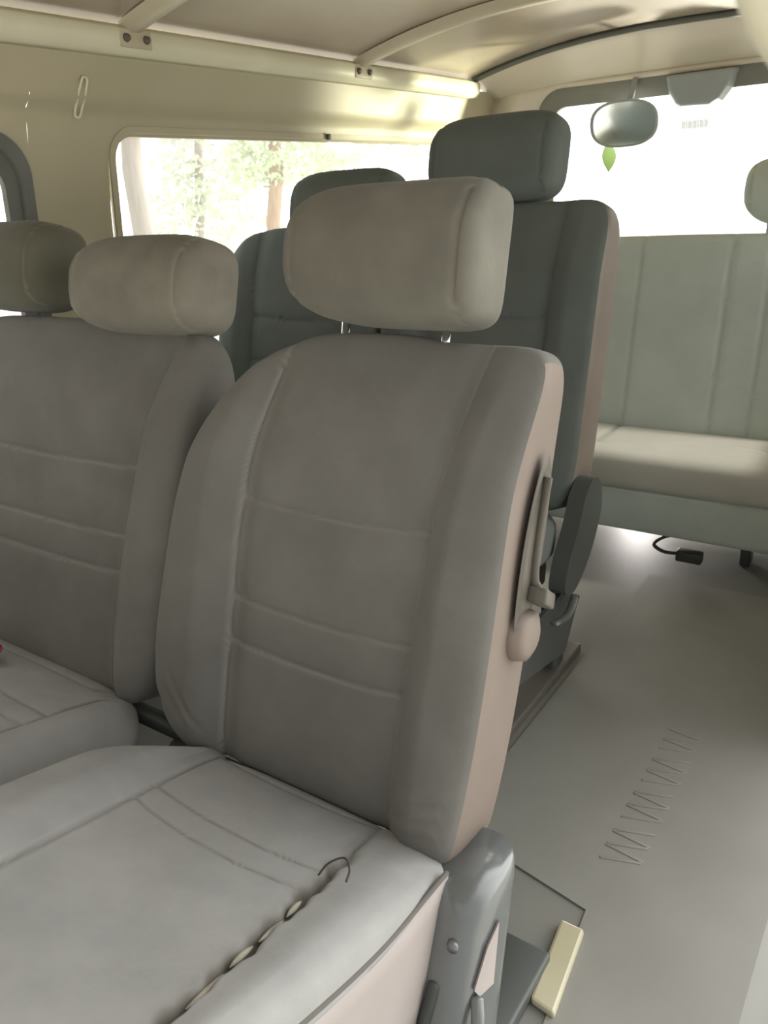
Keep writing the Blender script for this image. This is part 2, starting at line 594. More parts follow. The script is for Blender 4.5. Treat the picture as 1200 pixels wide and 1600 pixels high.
    for i in range(len(ss) - 1):
        for k in range(5):
            Fs.append((i * 6 + k, i * 6 + k + 1, (i + 1) * 6 + k + 1, (i + 1) * 6 + k))
    sk = link_mesh('skirt', V, Fs, M['vinyl_skirt'], root)
    sk['label'] = 'pale vinyl skirt below the cushion'
    so = sk.modifiers.new('s', 'SOLIDIFY'); so.thickness = .004
    # pan under the cushion, frame tube in the gap, pedestal
    link_mesh('seat_pan', *rbox(cp(-.03, .24, -.135), (.235, .235, .028), .01, axes=((1, 0, 0), v, cn)), M['dark_metal'], root)
    link_mesh('frame_tube', *tube([J + np.array([-.27, .02, -.06]), J + np.array([-.1, .02, -.055]), J + np.array([.22, .02, -.06])], .017, 14), M['dark_metal'], root)
    for sx in (-.22, .16):
        link_mesh('leg', *rbox(np.array([J[0] + sx, J[1] - .21, .058]), (.022, .19, .0575), .006), M['dark_metal'], root)
    # hinge bracket on the aisle side
    bx = J[0] + .290
    kk = 40

    def bsurf(a, q, out=0.0):
        c = np.array([-.350, .628, -.718]) * (1 - q) + np.array([-.326, .492, -.947]) * q
        grow = min(1, .88 + 2 * q)
        hx = (.040 + .004 * q) * grow + out; hy = (.056 + .006 * q) * grow + out
        ca, sa = math.cos(a), math.sin(a)
        p = c + np.array([hx * math.copysign(abs(ca) ** .72, ca), hy * math.copysign(abs(sa) ** .72, sa), 0])
        return p + OFF
    zs = np.linspace(0, 1, 24)
    an = np.linspace(0, 2 * math.pi, kk, endpoint=False) + .02
    V = [bsurf(a, q) for q in zs for a in an]
    Fs = [(i * kk + (k + 1) % kk, i * kk + k, (i + 1) * kk + k, (i + 1) * kk + (k + 1) % kk) for i in range(len(zs) - 1) for k in range(kk)]
    Fs.append(tuple(range(kk)))
    hb = link_mesh('hinge_bracket', V, Fs, M['bracket'], root)
    hb['label'] = 'shiny grey hinge bracket beside the cushion'
    D = math.radians
    sl = spline([bsurf(D(-92), .36, -.004), bsurf(D(-94), .44, -.003), bsurf(D(-98), .54, -.003), bsurf(D(-100), .60, -.004)], 6)
    link_mesh('slot', *tube(sl, [.003] + [.0085] * (len(sl) - 2) + [.003], 10), M['black'], hb)
    link_mesh('release_lever', *tube(spline([bsurf(D(-30), .40, .002), bsurf(D(-34), .46, .014), bsurf(D(-40), .56, .016), bsurf(D(-44), .64, .008)], 6), .0075, 10, flat=.5), M['bracket'], hb)
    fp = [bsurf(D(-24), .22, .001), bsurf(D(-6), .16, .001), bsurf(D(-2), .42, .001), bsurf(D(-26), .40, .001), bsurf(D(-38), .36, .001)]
    link_mesh('reflection_patch', *prism(fp, (.003, -.003, .001)), M['vinyl_skirt'], hb, smooth=False)  # pale patch standing in for a reflection on the bracket
    for a_, q_ in ((-80, .20), (-100, .72)):
        link_mesh('bolt', *tube([bsurf(D(a_), q_, -.004), bsurf(D(a_), q_, .004)], [.008, .006], 8), M['bracket'], hb)
    link_mesh('floor_foot', *rbox(np.array([bx - .006, .60, .012]), (.036, .12, .012), .005), M['dark_metal'], root)
    return root


single_seat()


# ---- the two-place bench of the same row ---------------------------------------
def bench_two():
    J = W(-1.268, .628, -.712)
    root = thing('bench_seat', 'grey velour two-place bench seat by the side wall, two headrests pushed down', 'bench seat', (J[0], J[1] - .1, 0))
    up = np.array([0, .165, .561]); up /= np.linalg.norm(up)
    n = back_frame(J, up)
    H, Wd, T = .62, .730, .11
    SH = .065

    fn = upholster(Wd, 0, (.225, .285, .395), .226, .268, .028, H=H, bol=.024)
    P, F, S = pillow(Wd, H, T, .0045, (7, 5, 8, 6), 6.5, fn, nz=12)
    t = (P[:, 1] + H / 2) / H
    q = sstep(t, .72, 1.02)
    P[:, 2] = P[:, 2] * (1 - .4 * q) - .008 * q
    P[:, 1] += H / 2 - .03
    P[:, 0] += SH * P[:, 1]
    P[:, 2] -= T / 2 + .004
    link_mesh('backrest', place(P, J, (1, 0, 0), up, n), F, M['velour'], root, seam=S)
    headrest(root, J + np.array([.238, 0, 0]) + up * .643 - n * .052, up, .292, .15, .125, M['velour_pale'], .005, False, n_out=(4.5, 3.6, 3.6, 4.2), seam_at=.80, p=4)
    h2 = headrest(root, J + np.array([-.142, 0, 0]) + up * .675 - n * .06, up, .292, .155, .125, M['velour_olive'], .005, False, n_out=(4.5, 3.6, 3.6, 4.2), seam_at=.80, p=4)
    h2['label'] = 'darker olive headrest'
    v = np.array([0, -.357, .085]); v /= np.linalg.norm(v)
    cn = np.array([0, .085, .357]); cn /= np.linalg.norm(cn)
    CL, CW, CT = .56, .745, .11

    def cfn(x, y, w):
        s = CL / 2 + y
        hw = .262
        d = np.abs(x) - hw
        dz = .008 * sstep(d, -.012, .03) - .040 * sstep(d, .03, .11)
        dz -= .005 * G(d, .0035)
        sm = .7 * G(d, .004)
        ins = sstep(-d, -.002, .004)
        for h in (.05, .16, .20, .40):
            e = s - h - .006
            dz -= ins * (.003 * G(e, .0028) + .002 * G(e, .018))
            sm = np.maximum(sm, ins * .5 * G(e, .002))
        return dz, sm
    P, F, S = pillow(CW, CL, CT, .005, (6, 6, 5, 4), 4.2, cfn, nz=10)
    P[:, 1] += CL / 2 - .04
    s = np.clip(P[:, 1], 0, 1)
    P[:, 0] += .02 - .0 * s
    P[:, 2] -= CT / 2 - .012
    link_mesh('cushion', place(P, J, (1, 0, 0), v, cn), F, M['velour_seat'], root, seam=S)
    link_mesh('seat_pan', *rbox(J + v * .25 - cn * .135, (.33, .24, .028), .01, axes=((1, 0, 0), v, cn)), M['dark_metal'], root)
    link_mesh('frame_tube', *tube([J + np.array([-.3, .03, -.05]), J + np.array([.38, .03, -.05])], .016, 12), M['dark_metal'], root)
    for sx in (-.28, .28):
        link_mesh('leg', *rbox(np.array([J[0] + sx, J[1] - .22, .0525]), (.024, .19, .052), .006), M['dark_metal'], root)


bench_two()


# ---- third row: two single seats, seen from the front, in shade ------------------
def third_row():
    J = W(-.805, 1.425, -.600)
    root = thing('van_seat', 'dark shaded single seat with tall raised headrest, behind the torn-seam seat', 'seat', (J[0], J[1] - .1, 0), 'single seats of the third row')
    up = np.array([0, .145, .57]); up /= np.linalg.norm(up)
    n = back_frame(J, up)
    H, Wd, T = .62, .50, .10
    fn = upholster(Wd, 0, (.225, .285, .395), .140, .146, .006, H=H, bol=.024, depth=.004)
    P, F, S = pillow(Wd, H, T, .007, (11, 4.5, 5, 8), 7, fn, nz=20)
    t = (P[:, 1] + H / 2) / H
    q = sstep(t, .74, 1.02)
    P[:, 2] = P[:, 2] * (1 - .45 * q)
    P[:, 1] += H / 2 - .02
    P[:, 2] -= T / 2
    fl = pillow.flank
    (Vm, Fm, Sm), (Vs, Fs_, Ss) = split_flank(place(P, J, (1, 0, 0), up, n), F, S, fl)
    link_mesh('backrest', Vm, Fm, M['velour_shade'], root, seam=Sm)
    sp = link_mesh('side_panel', Vs, Fs_, M['vinyl'], root)
    sp['label'] = 'pale beige vinyl side panel'

    hr = headrest(root, J + np.array([-.022, 0, 0]) + up * .690 - n * .045, up, .292, .172, .11, M['velour_shade'], .007, True, .075, .02, n_out=(5, 4, 4, 4.4), seam_at=.84, p=4.4)
    # cushion
    v = np.array([0, -.357, .06]); v /= np.linalg.norm(v)
    cn = np.array([0, .06, .357]); cn /= np.linalg.norm(cn)
    P, F, S = pillow(.48, .46, .11, .01, (5, 5, 5, 5), 5.5, None, nz=8)
    P[:, 1] += .20; P[:, 2] -= .06
    link_mesh('cushion', place(P, J, (1, 0, 0), v, cn), F, M['velour_shade'], root, seam=S)
    link_mesh('seat_pan', *rbox(J + v * .2 - cn * .14, (.21, .19, .026), .01, axes=((1, 0, 0), v, cn)), M['dark_metal'], root)
    # recliner hinge at the foot of the back
    hx = J[0] + .262
    oh = spline([np.array([J[1] + a, J[2] + b, 0]) for a, b in ((-.02, .035), (.02, .06), (.06, .045), (.075, .0), (.06, -.05), (.01, -.11), (-.06, -.15), (-.11, -.13), (-.09, -.07), (-.05, -.02), (-.02, .035))], 4)[:-1]
    V, Fs = prism([np.array([hx - .016, q[0], q[1]]) for q in oh], (.034, 0, 0))
    hg = link_mesh('recliner_hinge', V, Fs, M['dark_metal'], root, auto=35)
    link_mesh('hinge_lever', *tube(spline([np.array([hx + .02, J[1] - .06, J[2] - .16]), np.array([hx + .03, J[1] - .12, J[2] - .17]), np.array([hx + .035, J[1] - .20, J[2] - .15])], 5), .009, 10, flat=.5), M['bracket'], hg)
    # side frame legs and floor rail
    z0 = J[2] - .17
    for yy in (J[1] - .34, J[1] - .06):
        for sx in (-.2, .235):
            link_mesh('leg', *rbox(np.array([J[0] + sx, yy, (z0) / 2 + .005]), (.016, .026, z0 / 2 - .005), .005), M['dark_metal'], root)
    link_mesh('side_plate', *prism([np.array([J[0] + .252, J[1] + a, b]) for a, b in ((-.34, .18), (-.04, .20), (.0, .12), (-.05, .05), (-.30, .10))], (.008, 0, 0)), M['dark_metal'], root, smooth=False)
    for sx in (-.2, .235):
        link_mesh('floor_rail', *rbox(np.array([J[0] + sx, J[1] - .2, .011]), (.026, .24, .011), .004), M['plastic'], root)
    # second seat, towards the wall: a copy with its headrest pushed down
    c = root.copy(); COL.objects.link(c)
    c.location.x += -.514; c.scale.z = .968
    c['label'] = 'dark shaded single seat by the window wall, its low headrest partly covered'
    for ch in list(root.children):
        if ch.name.startswith(('recliner_hinge', 'side_plate')):
            continue
        d = ch.copy(); COL.objects.link(d); d.parent = c
        if ch.name.startswith('headrest'):
            dv = -up * .048 + np.array([.125, 0, 0])
            d.location = d.location + Vector(dv)
        for g in ch.children:
            e = g.copy(); COL.objects.link(e); e.parent = d


third_row()


# ---- rear bench ---------------------------------------------------------------
def rear_bench():
    J = W(-.80, 2.27, -.66)
    root = thing('bench_seat', 'grey green rear bench seat in front of the tailgate glass', 'bench seat', (J[0], J[1] - .1, 0))
    up = np.array([0, .11, .53]); up /= np.linalg.norm(up)
    n = back_frame(J, up)
    H, Wd, T = .56, 1.46, .12

    def fn(x, y, w):
        dz = np.zeros_like(x); sm = np.zeros_like(x)
        for c in (-.60, -.15, -.05, .06, .30, .40, .66):
            dz -= .005 * G(x - c, .006); sm = np.maximum(sm, .5 * G(x - c, .005))
        for c in (-.375, .18):
            dz += .012 * G(x - c, .2)
        return dz, sm
    P, F, S = pillow(Wd, H, T, .01, (12, 12, 12, 12), 9, fn, nz=8)
    P[:, 1] += H / 2 - .03
    P[:, 2] -= T / 2
    link_mesh('backrest', place(P, J, (1, 0, 0), up, n), F, M['velour_rear'], root, seam=S)
    v = np.array([0, -1, .03]); v /= np.linalg.norm(v)
    cn = np.array([0, .03, 1]); cn /= np.linalg.norm(cn)
    CL, CT = .42, .095

    def cfn(x, y, w):
        s = y + CL / 2
        # thigh bolster that curls forward on both sides of the middle insert
        line = .20 + .10 * sstep(np.abs(x - .36), .06, .28)
        d = s - line
        dz = .016 * sstep(d, -.01, .05) - .006 * G(d, .007)
        sm = .7 * G(d, .007)
        dz -= .006 * G(x - .05, .008); sm = np.maximum(sm, .5 * G(x - .05, .006))
        return dz, sm
    P, F, S = pillow(1.46, CL, CT, .01, (10, 10, 10, 10), 4.5, cfn, nz=8)
    P[:, 1] += CL / 2 - .08
    P[:, 2] -= CT / 2 + .005
    link_mesh('cushion', place(P, J, (1, 0, 0), v, cn), F, M['velour_rear_seat'], root, seam=S)
    link_mesh('front_panel', *rbox(J + v * .165 - cn * .145, (.72, .165, .06), .018, axes=((1, 0, 0), v, cn)), M['velour_rear'], root)
    hb = J[2] - .20
    for x in (-1.30, -.335, -.10):
        link_mesh('leg', *rbox(np.array([x + OFF[0], 2.08, hb / 2]), (.013, .022, hb / 2), .005), M['dark_metal'], root)
    up2 = up
    hr = headrest(root, J + np.array([.432, 0, 0]) + up * .640 - n * .06, up, .27, .172, .10, M['velour_rear'], .008, True, .07, .03, n_out=(4, 4, 2.6, 4), seam_at=.84, p=4)


rear_bench()


# ------------------------------------------------------------------ van body
YF, YR = -.9, 2.78
HW = .67


def ceil_z(X, y=None):
    u = abs(X + .83) / .68
    return .35 + .082 * (1 - u ** 2.4)


def grid_sheet(fu, us, vs):
    V = [fu(u, v) for u in us for v in vs]
    n = len(vs)
    F = [(i * n + k, (i + 1) * n + k, (i + 1) * n + k + 1, i * n + k + 1) for i in range(len(us) - 1) for k in range(n - 1)]
    return V, F


def solid(o, t, off=-1):
    m = o.modifiers.new('s', 'SOLIDIFY'); m.thickness = t; m.offset = off
    return o


# ceiling panel
V, F = grid_sheet(lambda x, y: W(x, y, ceil_z(x) + .012), np.linspace(-1.515, -.145, 40), np.linspace(YF, YR, 30))
cl = struct(solid(link_mesh('ceiling', V, F, M['ceil'], origin=W(-.83, .9, .35)), .02, 1))

# rear header: curls down from the ceiling to the tailgate opening
def header_pt(x, t):
    z0 = ceil_z(x) + .012
    y = YR + .20 * t
    z = z0 - .012 - (z0 - .012 - .318 + .02 * (abs(x + .83) / .7) ** 4) * t ** 1.6
    return W(x, y, z)


V, F = grid_sheet(header_pt, np.linspace(-1.515, -.145, 40), np.linspace(0, 1, 12))
struct(solid(link_mesh('trim_1', V, F, M['header'], origin=W(-.83, 2.9, .3)), .015, 1))
# dark joint strip between ceiling panel and header
V, F = tube([W(x, YR, ceil_z(x) + .004) for x in np.linspace(-1.50, -.16, 40)], .007, 8, flat=1.4)
struct(link_mesh('trim_2', V, F, M['rubber'], origin=W(-.83, YR, .36)))

# roof rails, one each side
for k, s in ((3, 1), (4, -1)):
    xs = lambda x: -.83 + s * (x + .83)
    prof = [(-1.500, .352), (-1.488, .344), (-1.490, .322), (-1.500, .312), (-1.516, .310)]
    V, F = grid_sheet(lambda y, i: W(xs(prof[i][0]), y, prof[i][1]), np.linspace(YF, YR + .02, 30), range(len(prof)))
    o = struct(solid(link_mesh('trim_%d' % k, V, F, M['rail'], origin=W(xs(-1.5), .9, .31)), .008))

# roof bows with end brackets and bolts
for i, yb in enumerate((1.29, 2.10, .15)):
    o = thing('roof_bow', ['painted roof bow over the pillar between the two side windows',
                           'painted roof bow crossing the ceiling above the rear part of the side window',
                           'painted roof bow over the front seats'][i], 'roof bow', W(-.83, yb, .36), 'roof bows under the ceiling')
    xs = np.linspace(-1.497, -.163, 36)
    ring_ = [(-.028, .012), (-.022, -.004), (-.012, -.012), (.012, -.012), (.022, -.004), (.028, .012)]
    V = [W(x, yb + a, ceil_z(x) + b - .002) for x in xs for a, b in ring_]
    F = [(q * 6 + k, (q + 1) * 6 + k, (q + 1) * 6 + k + 1, q * 6 + k + 1) for q in range(35) for k in range(5)]
    link_mesh('bow', V, F, M['bow'], o, auto=40)
    for s in (-1, 1):
        X = lambda x: -.83 + s * (x + .83) if s > 0 else -.83 - (x + .83)
        X = (lambda x: x) if s < 0 else (lambda x: -1.66 - x)
        b = link_mesh('bracket', *rbox(W(X(-1.486), yb, .334), (.006, .042, .018), .004), M['bow'], o)
        for dy in (-.026, .026):
            link_mesh('bolt', *tube([W(X(-1.481), yb + dy, .333), W(X(-1.474), yb + dy, .333)], [.009, .007], 10), M['plastic'], b)


def wall_x(z):
    """cam-frame x of the side wall's inner face at cam-frame height z."""
    pts = [(-.96, -1.60), (-.5, -1.64), (-.2, -1.625), (.0, -1.605), (.17, -1.572), (.205, -1.562), (.220, -1.542), (.236, -1.538), (.27, -1.527), (.312, -1.512), (.36, -1.50)]
    for (a, xa), (b, xb) in zip(pts, pts[1:]):
        if z <= b:
            return xa + (xb - xa) * max(0, (z - a) / (b - a))
    return pts[-1][1]


def side_wall(name, mirror, openings):
    """openings: list of (y0,y1,z0,z1,rad); walls in between are strips."""
    X = (lambda x: x) if not mirror else (lambda x: -1.66 - x)
    pieces = []

    def sheet(y0, y1, z0, z1, nz=14):
        if y1 - y0 < .002 or z1 - z0 < .002:
            return
        v, f = grid_sheet(lambda y, z: W(X(wall_x(z)), y, z), np.linspace(y0, y1, max(2, int((y1 - y0) / .06))), np.linspace(z0, z1, nz))
        pieces.append((v, f))
    zt, zb = .33, -.95
    y = openings[0]['from']
    for o in openings[1:]:
        y0, y1, z0, z1, rad = o['r']
        m = .012
        a0, a1, b0, b1 = y0 - m, y1 + m, z0 - m, z1 + m
        sheet(y, a0, zb, b0); sheet(y, a0, b0, b1); sheet(y, a0, b1, zt)
        sheet(a0, a1, zb, b0); sheet(a0, a1, b1, zt)
        # corner-filling ring
        inner = rrect(y0, y1, z0, z1, rad, 10)
        outer = []
        cy, cz = (y0 + y1) / 2, (z0 + z1) / 2
        for (p, q) in inner:
            tp = p + (m if p > cy else -m); tq = q + (m if q > cz else -m)
            outer.append((min(max(tp, a0), a1), min(max(tq, b0), b1)))
        # push corner arcs out to the square corner
        k = 11
        for c in range(4):
            for i in range(k):
                j = c * k + i
                p, q = inner[j]
                cor = ((a1, b0), (a1, b1), (a0, b1), (a0, b0))[c]
                if c in (0, 2):
                    outer[j] = (p if False else (cor[0] if i >= 5 else p), cor[1] if i <= 5 else q)
                else:
                    outer[j] = (cor[0] if i <= 5 else p, cor[1] if i >= 5 else q)
        Vr, Fr = ring([W(X(wall_x(q)), p, q) for p, q in outer], [W(X(wall_x(q)), p, q) for p, q in inner])
        pieces.append((Vr, Fr))
        # reveal going outwards
        Vr, Fr = ring([W(X(wall_x(q)), p, q) for p, q in inner], [W(X(wall_x(q) - .022), p, q) for p, q in inner])
        pieces.append((Vr, Fr))
        y = a1
    sheet(y, openings[0]['to'], zb, .20); sheet(y, openings[0]['to'], .20, zt)
    V, F = merge(*pieces)
    o = link_mesh(name, V, F, M['wall'], origin=W(X(-1.6), .9, -.95), auto=40)
    return struct(o)


W1 = (.10, 1.045, -.36, .155, .085)
W2 = (1.262, 2.70, -.36, .168, .055)
side_wall('wall_left', False, [dict(**{'from': YF, 'to': 2.99}), dict(r=W1), dict(r=W2)])
W5 = (1.62, 2.70, -.36, .168, .055)
side_wall('wall_right', True, [dict(**{'from': 1.35, 'to': 2.99}), dict(r=W5)])


def window(name, rect, mirror, rubber_w, rmat, depth=.014):
    X = (lambda x: x) if not mirror else (lambda x: -1.66 - x)
    y0, y1, z0, z1, rad = rect
    root = bpy.data.objects.new(name, None); COL.objects.link(root)
    root.location = W(X(-1.6), (y0 + y1) / 2, z0); root['_w'] = [float(t) for t in root.location]
    root['kind'] = 'structure'
    # frame: outer loop overlaps the wall, inner loop holds the glass
    a = rrect(y0 - .010, y1 + .010, z0 - .010, z1 + .010, rad + .01)
    b = rrect(y0 + rubber_w * .35, y1 - rubber_w * .35, z0 + rubber_w * .35, z1 - rubber_w * .35, rad)
    c = rrect(y0 + rubber_w, y1 - rubber_w, z0 + rubber_w, z1 - rubber_w, max(.02, rad - rubber_w * .5))
    L_ = lambda lp, dx: [W(X(wall_x(q) + dx), p, q) for p, q in lp]
    loops = [L_(a, .001), L_(a, depth * .5), L_(b, depth), L_(b, -.004), L_(c, -.008), L_(c, -.024)]
    n = len(a)
    V = sum(loops, []); F = []
    for i in range(5):
        for k in range(n):
            F.append((i * n + k, i * n + (k + 1) % n, (i + 1) * n + (k + 1) % n, (i + 1) * n + k))
    link_mesh('window_frame', V, F, rmat, root, auto=50)
    g = rrect(y0 + rubber_w * .8, y1 - rubber_w * .8, z0 + rubber_w * .8, z1 - rubber_w * .8, max(.02, rad - rubber_w * .5))
    # glass in strips so that it follows the wall
    zs = np.linspace(z0 + rubber_w * .8, z1 - rubber_w * .8, 8)
    v, f = grid_sheet(lambda y, z: W(X(wall_x(z) - .016), y, z), [y0 + rubber_w * .8 + .012, y1 - rubber_w * .8 - .012], zs)
    link_mesh('pane', v, f, M['glass'], root)
    return root


window('window_1', W1, False, .042, M['rubber'])
window('window_2', W2, False, .010, M['wall'], depth=.006)
window('window_3', W5, True, .010, M['wall'], depth=.006)

# faint crease line and clip loop on the wall, little catch on the window top
o = link_mesh('wall_clip', *tube(spline([W(wall_x(z) + .004, y, z) for y, z in ((1.178, .262), (1.186, .252), (1.182, .20), (1.174, .19), (1.167, .20), (1.172, .252), (1.178, .262))], 6), .0028, 8), M['rail'])
tag(o, 'pale upright loop clip on the wall between the side windows', 'clip')
o = link_mesh('window_catch', *rbox(W(wall_x(.172) + .008, 2.02, .170), (.006, .006, .008), .002), M['black'])
tag(o, 'tiny dark catch on the top edge of the long side window', 'catch')
v, f = tube([W(wall_x(z) + .001, .985, z) for z in np.linspace(.312, .2, 6)], .002, 6)
struct(link_mesh('trim_5', v, f, M['rail'], origin=W(-1.53, .985, .2)))

# ---- tailgate
XL, XR = -1.31, -.35
V, F = [], []
zr = lambda x: .318 - .02 * (abs(x + .83) / .7) ** 4
# seal: rounded rectangle ring
def rear_y(z):
    return 2.98 + (.30 - z) * .06


outer = rrect(-1.34, -.32, -.42, .318, .09, 10)
inner = rrect(-1.285, -.375, -.36, .258, .05, 10)
wallo = []
k = 11
for c in range(4):
    cor = ((-.13, -.95), (-.13, .335), (-1.53, .335), (-1.53, -.95))[c]
    for i in range(k):
        p, q = outer[c * k + i]
        if c in (0, 2):
            wallo.append((cor[0] if i >= 5 else p, cor[1] if i <= 5 else q))
        else:
            wallo.append((cor[0] if i <= 5 else p, cor[1] if i >= 5 else q))
RY = lambda lp, d: [W(p, rear_y(q) + d, q) for p, q in lp]
Vr, Fr = ring(RY(wallo, 0), RY(outer, 0))
struct(solid(link_mesh('wall_rear', Vr, Fr, M['header'], origin=W(-.83, 3.0, -.95), auto=40), .02, 1))
r4 = bpy.data.objects.new('window_4', None); COL.objects.link(r4); r4.location = W(-.83, 3.0, -.4); r4['_w'] = list(r4.location); r4['kind'] = 'structure'
mid = rrect(-1.315, -.345, -.39, .292, .07, 10)
lp = [RY(outer, .002), RY(outer, -.012), RY(mid, -.018), RY(inner, -.006), RY(inner, .012)]
V = sum(lp, []); n_ = len(outer)
F = [(i * n_ + q, i * n_ + (q + 1) % n_, (i + 1) * n_ + (q + 1) % n_, (i + 1) * n_ + q) for i in range(4) for q in range(n_)]
link_mesh('window_frame', V, F, M['rubber_dark'], r4, auto=50)
v, f = grid_sheet(lambda x, z: W(x, rear_y(z) + .006, z), [-1.283, -.377], [-.358, .256])
link_mesh('pane', v, f, M['glass_rear'], r4)

# housing at the top of the glass
oh = [(-.892, .312), (-.880, .262), (-.852, .220), (-.835, .210), (-.735, .207), (-.705, .222), (-.676, .258), (-.655, .312)]
oh = [np.array([p, q, 0]) for p, q in oh]
V1 = [W(p[0], rear_y(p[1]) - .004, p[1]) for p in oh]
cx = sum(p[0] for p in oh) / len(oh)
V2 = [W(cx + (p[0] - cx) * .86, rear_y(p[1]) - .05, .30 + (p[1] - .30) * .9) for p in oh]
n_ = len(oh)
F = [(i, i + 1, n_ + i + 1, n_ + i) for i in range(n_ - 1)] + [(n_ - 1, 0, n_, 2 * n_ - 1), tuple(n_ + i for i in range(n_)), tuple(range(n_))[::-1]]
o = link_mesh('brake_lamp_housing', V1 + V2, F, M['housing'], smooth=False)
bv = o.modifiers.new('b', 'BEVEL'); bv.width = .008; bv.segments = 3
tag(o, 'grey trapezoid housing at the top of the tailgate glass', 'lamp housing')

# rear view mirror
mr = thing('rear_mirror', 'rounded mirror hanging below the tailgate header against the bright glass', 'mirror', W(-1.0, 2.90, .26))
cen = W(-.985, 2.86, .178)
lpm = [(.110 * (abs(math.cos(a)) ** .75) * math.copysign(1, math.cos(a)), .070 * (abs(math.sin(a)) ** .8) * math.copysign(1, math.sin(a)) - .012 * math.cos(a) * 0) for a in np.linspace(0, 2 * math.pi, 48, endpoint=False)]
tilt = math.radians(-12)
ax = np.array([1, 0, .0]); az = np.array([0, math.sin(tilt), math.cos(tilt)]); ay = np.cross(az, ax)
rings = []
for s_, d in ((1.0, 0), (1.03, -.006), (1.02, .010), (.85, .026), (.45, .034), (.05, .036)):
    rings.append([cen + ax * p * s_ + az * q * s_ + np.array([0, 1, 0]) * d for p, q in lpm])
rings = [[cen + ax * p * .93 + az * q * .92 for p, q in lpm]] + rings[1:2] + rings[2:]
V = sum(rings, []); n_ = len(lpm)
F = [(i * n_ + q, i * n_ + (q + 1) % n_, (i + 1) * n_ + (q + 1) % n_, (i + 1) * n_ + q) for i in range(len(rings) - 1) for q in range(n_)]
link_mesh('mirror_housing', V, F, M['housing'], mr, auto=60)
V = [cen + ax * p * .94 + az * q * .93 + np.array([0, -.001, 0]) - np.array([0, 1, 0]) * .004 * (1 - s2) for s2 in (1.0, .5) for p, q in [(a * s2, b * s2) for a, b in lpm]] + [cen - np.array([0, .004, 0])]
F = [(q, (q + 1) % n_, n_ + (q + 1) % n_, n_ + q) for q in range(n_)] + [(n_ + q, n_ + (q + 1) % n_, 2 * n_) for q in range(n_)]
link_mesh('mirror_glass', V, F, M['mirror'], mr)
link_mesh('stem', *tube(spline([cen + np.array([.0, .03, .03]), cen + np.array([0, .055, .075]), W(-.985, 2.955, .315)], 6), .010, 10), M['housing'], mr)

# green leaf by the mirror, stuck on the glass
lf = [W(-1.075, 2.965, .135) + np.array([math.sin(t * 2) * .006 + w_ * .026 * math.sin(math.pi * min(1, t * .96 + .03)), .0 + .006 * abs(w_), -.10 * t]) for t in np.linspace(0, 1, 14) for w_ in (-1, 0, 1)]
F = [(i * 3 + k, i * 3 + k + 1, i * 3 + k + 4, i * 3 + k + 3) for i in range(13) for k in range(2)]
o = link_mesh('green_leaf', lf, F, M['leaf'])
tag(o, 'small bright green leaf below the rounded mirror on the tailgate glass', 'leaf')

# sticker on glass with faint characters
st = thing('glass_sticker', 'small pale sticker with faint marks on the tailgate glass', 'sticker', W(-.775, rear_y(.14), .13))
link_mesh('paper', *rbox(W(-.790, rear_y(.155) - .001, .163), (.050, .001, .017), .0008), M['sticker'], st)
xx = -.832
for wd in (.010, .004, .012, .010, .004, .011, .009):
    link_mesh('mark', *rbox(W(xx + wd / 2, rear_y(.155) - .003, .163), (wd / 2, .0007, .010), .0005), M['ink'], st)
    xx += wd + .0035

# ------------------------------------------------------------------ floor and what lies on it
V, F = grid_sheet(lambda x, y: W(x, y, -.95), np.linspace(-1.62, -.04, 30), np.linspace(YF, 3.02, 50))
struct(solid(link_mesh('floor', V, F, M['floor'], origin=W(-.83, 1, -.95)), .03, -1))

# aisle mat with raised grip bars
mt = thing('aisle_mat', 'grey rubber aisle mat with rows of raised grip bars', 'mat', W(-.30, 1.3, -.95))
link_mesh('mat_sheet', *prism([W(-.53, .874, -.9495), W(-.411, .848, -.9495), W(-.285, .824, -.9495), W(-.235, .30, -.9495), W(-.07, .30, -.9495), W(-.07, 1.9, -.9495), W(-.53, 1.9, -.9495)], (0, 0, .003)), M['mat'], mt, smooth=False)
bars = []
for r_ in range(22):
    if r_ % 6 == 5:
        continue
    yy = .935 + r_ * .0165
    an = .22 * (-1) ** r_ + .1
    bars.append(rbox(W(-.274, yy, -.9462), (.030, .0026, .0012), .001, axes=((math.cos(an), math.sin(an), 0), (-math.sin(an), math.cos(an), 0), (0, 0, 1))))
V, F = merge(*bars)
link_mesh('grip_bars', V, F, M['mat'], mt)

# cream plate laid in place of a reflection on the floor by the door
o = link_mesh('floor_reflection', *prism([W(-.292, .655, -.949), W(-.258, .65, -.949), W(-.272, .785, -.949), W(-.306, .785, -.949)], (0, 0, .012)), M['glint'], smooth=False)
b_ = o.modifiers.new('b', 'BEVEL'); b_.width = .004; b_.segments = 2
tag(o, 'cream plate standing in for a reflection on the floor beside the hinge bracket', 'plate')

# seat belt buckle hanging below the rear bench
bk = thing('seat_belt_buckle', 'black seat belt buckle on a bent strap under the rear bench', 'buckle', W(-.47, 1.99, -.93))
link_mesh('buckle_body', *rbox(W(-.452, 1.97, -.908), (.032, .016, .014), .004), M['black'], bk)
link_mesh('strap', *tube(spline([W(-.478, 1.975, -.908), W(-.520, 1.975, -.910), W(-.545, 1.975, -.895), W(-.525, 1.985, -.875), W(-.49, 1.99, -.862)], 6), .007, 8, flat=.6), M['black'], bk)

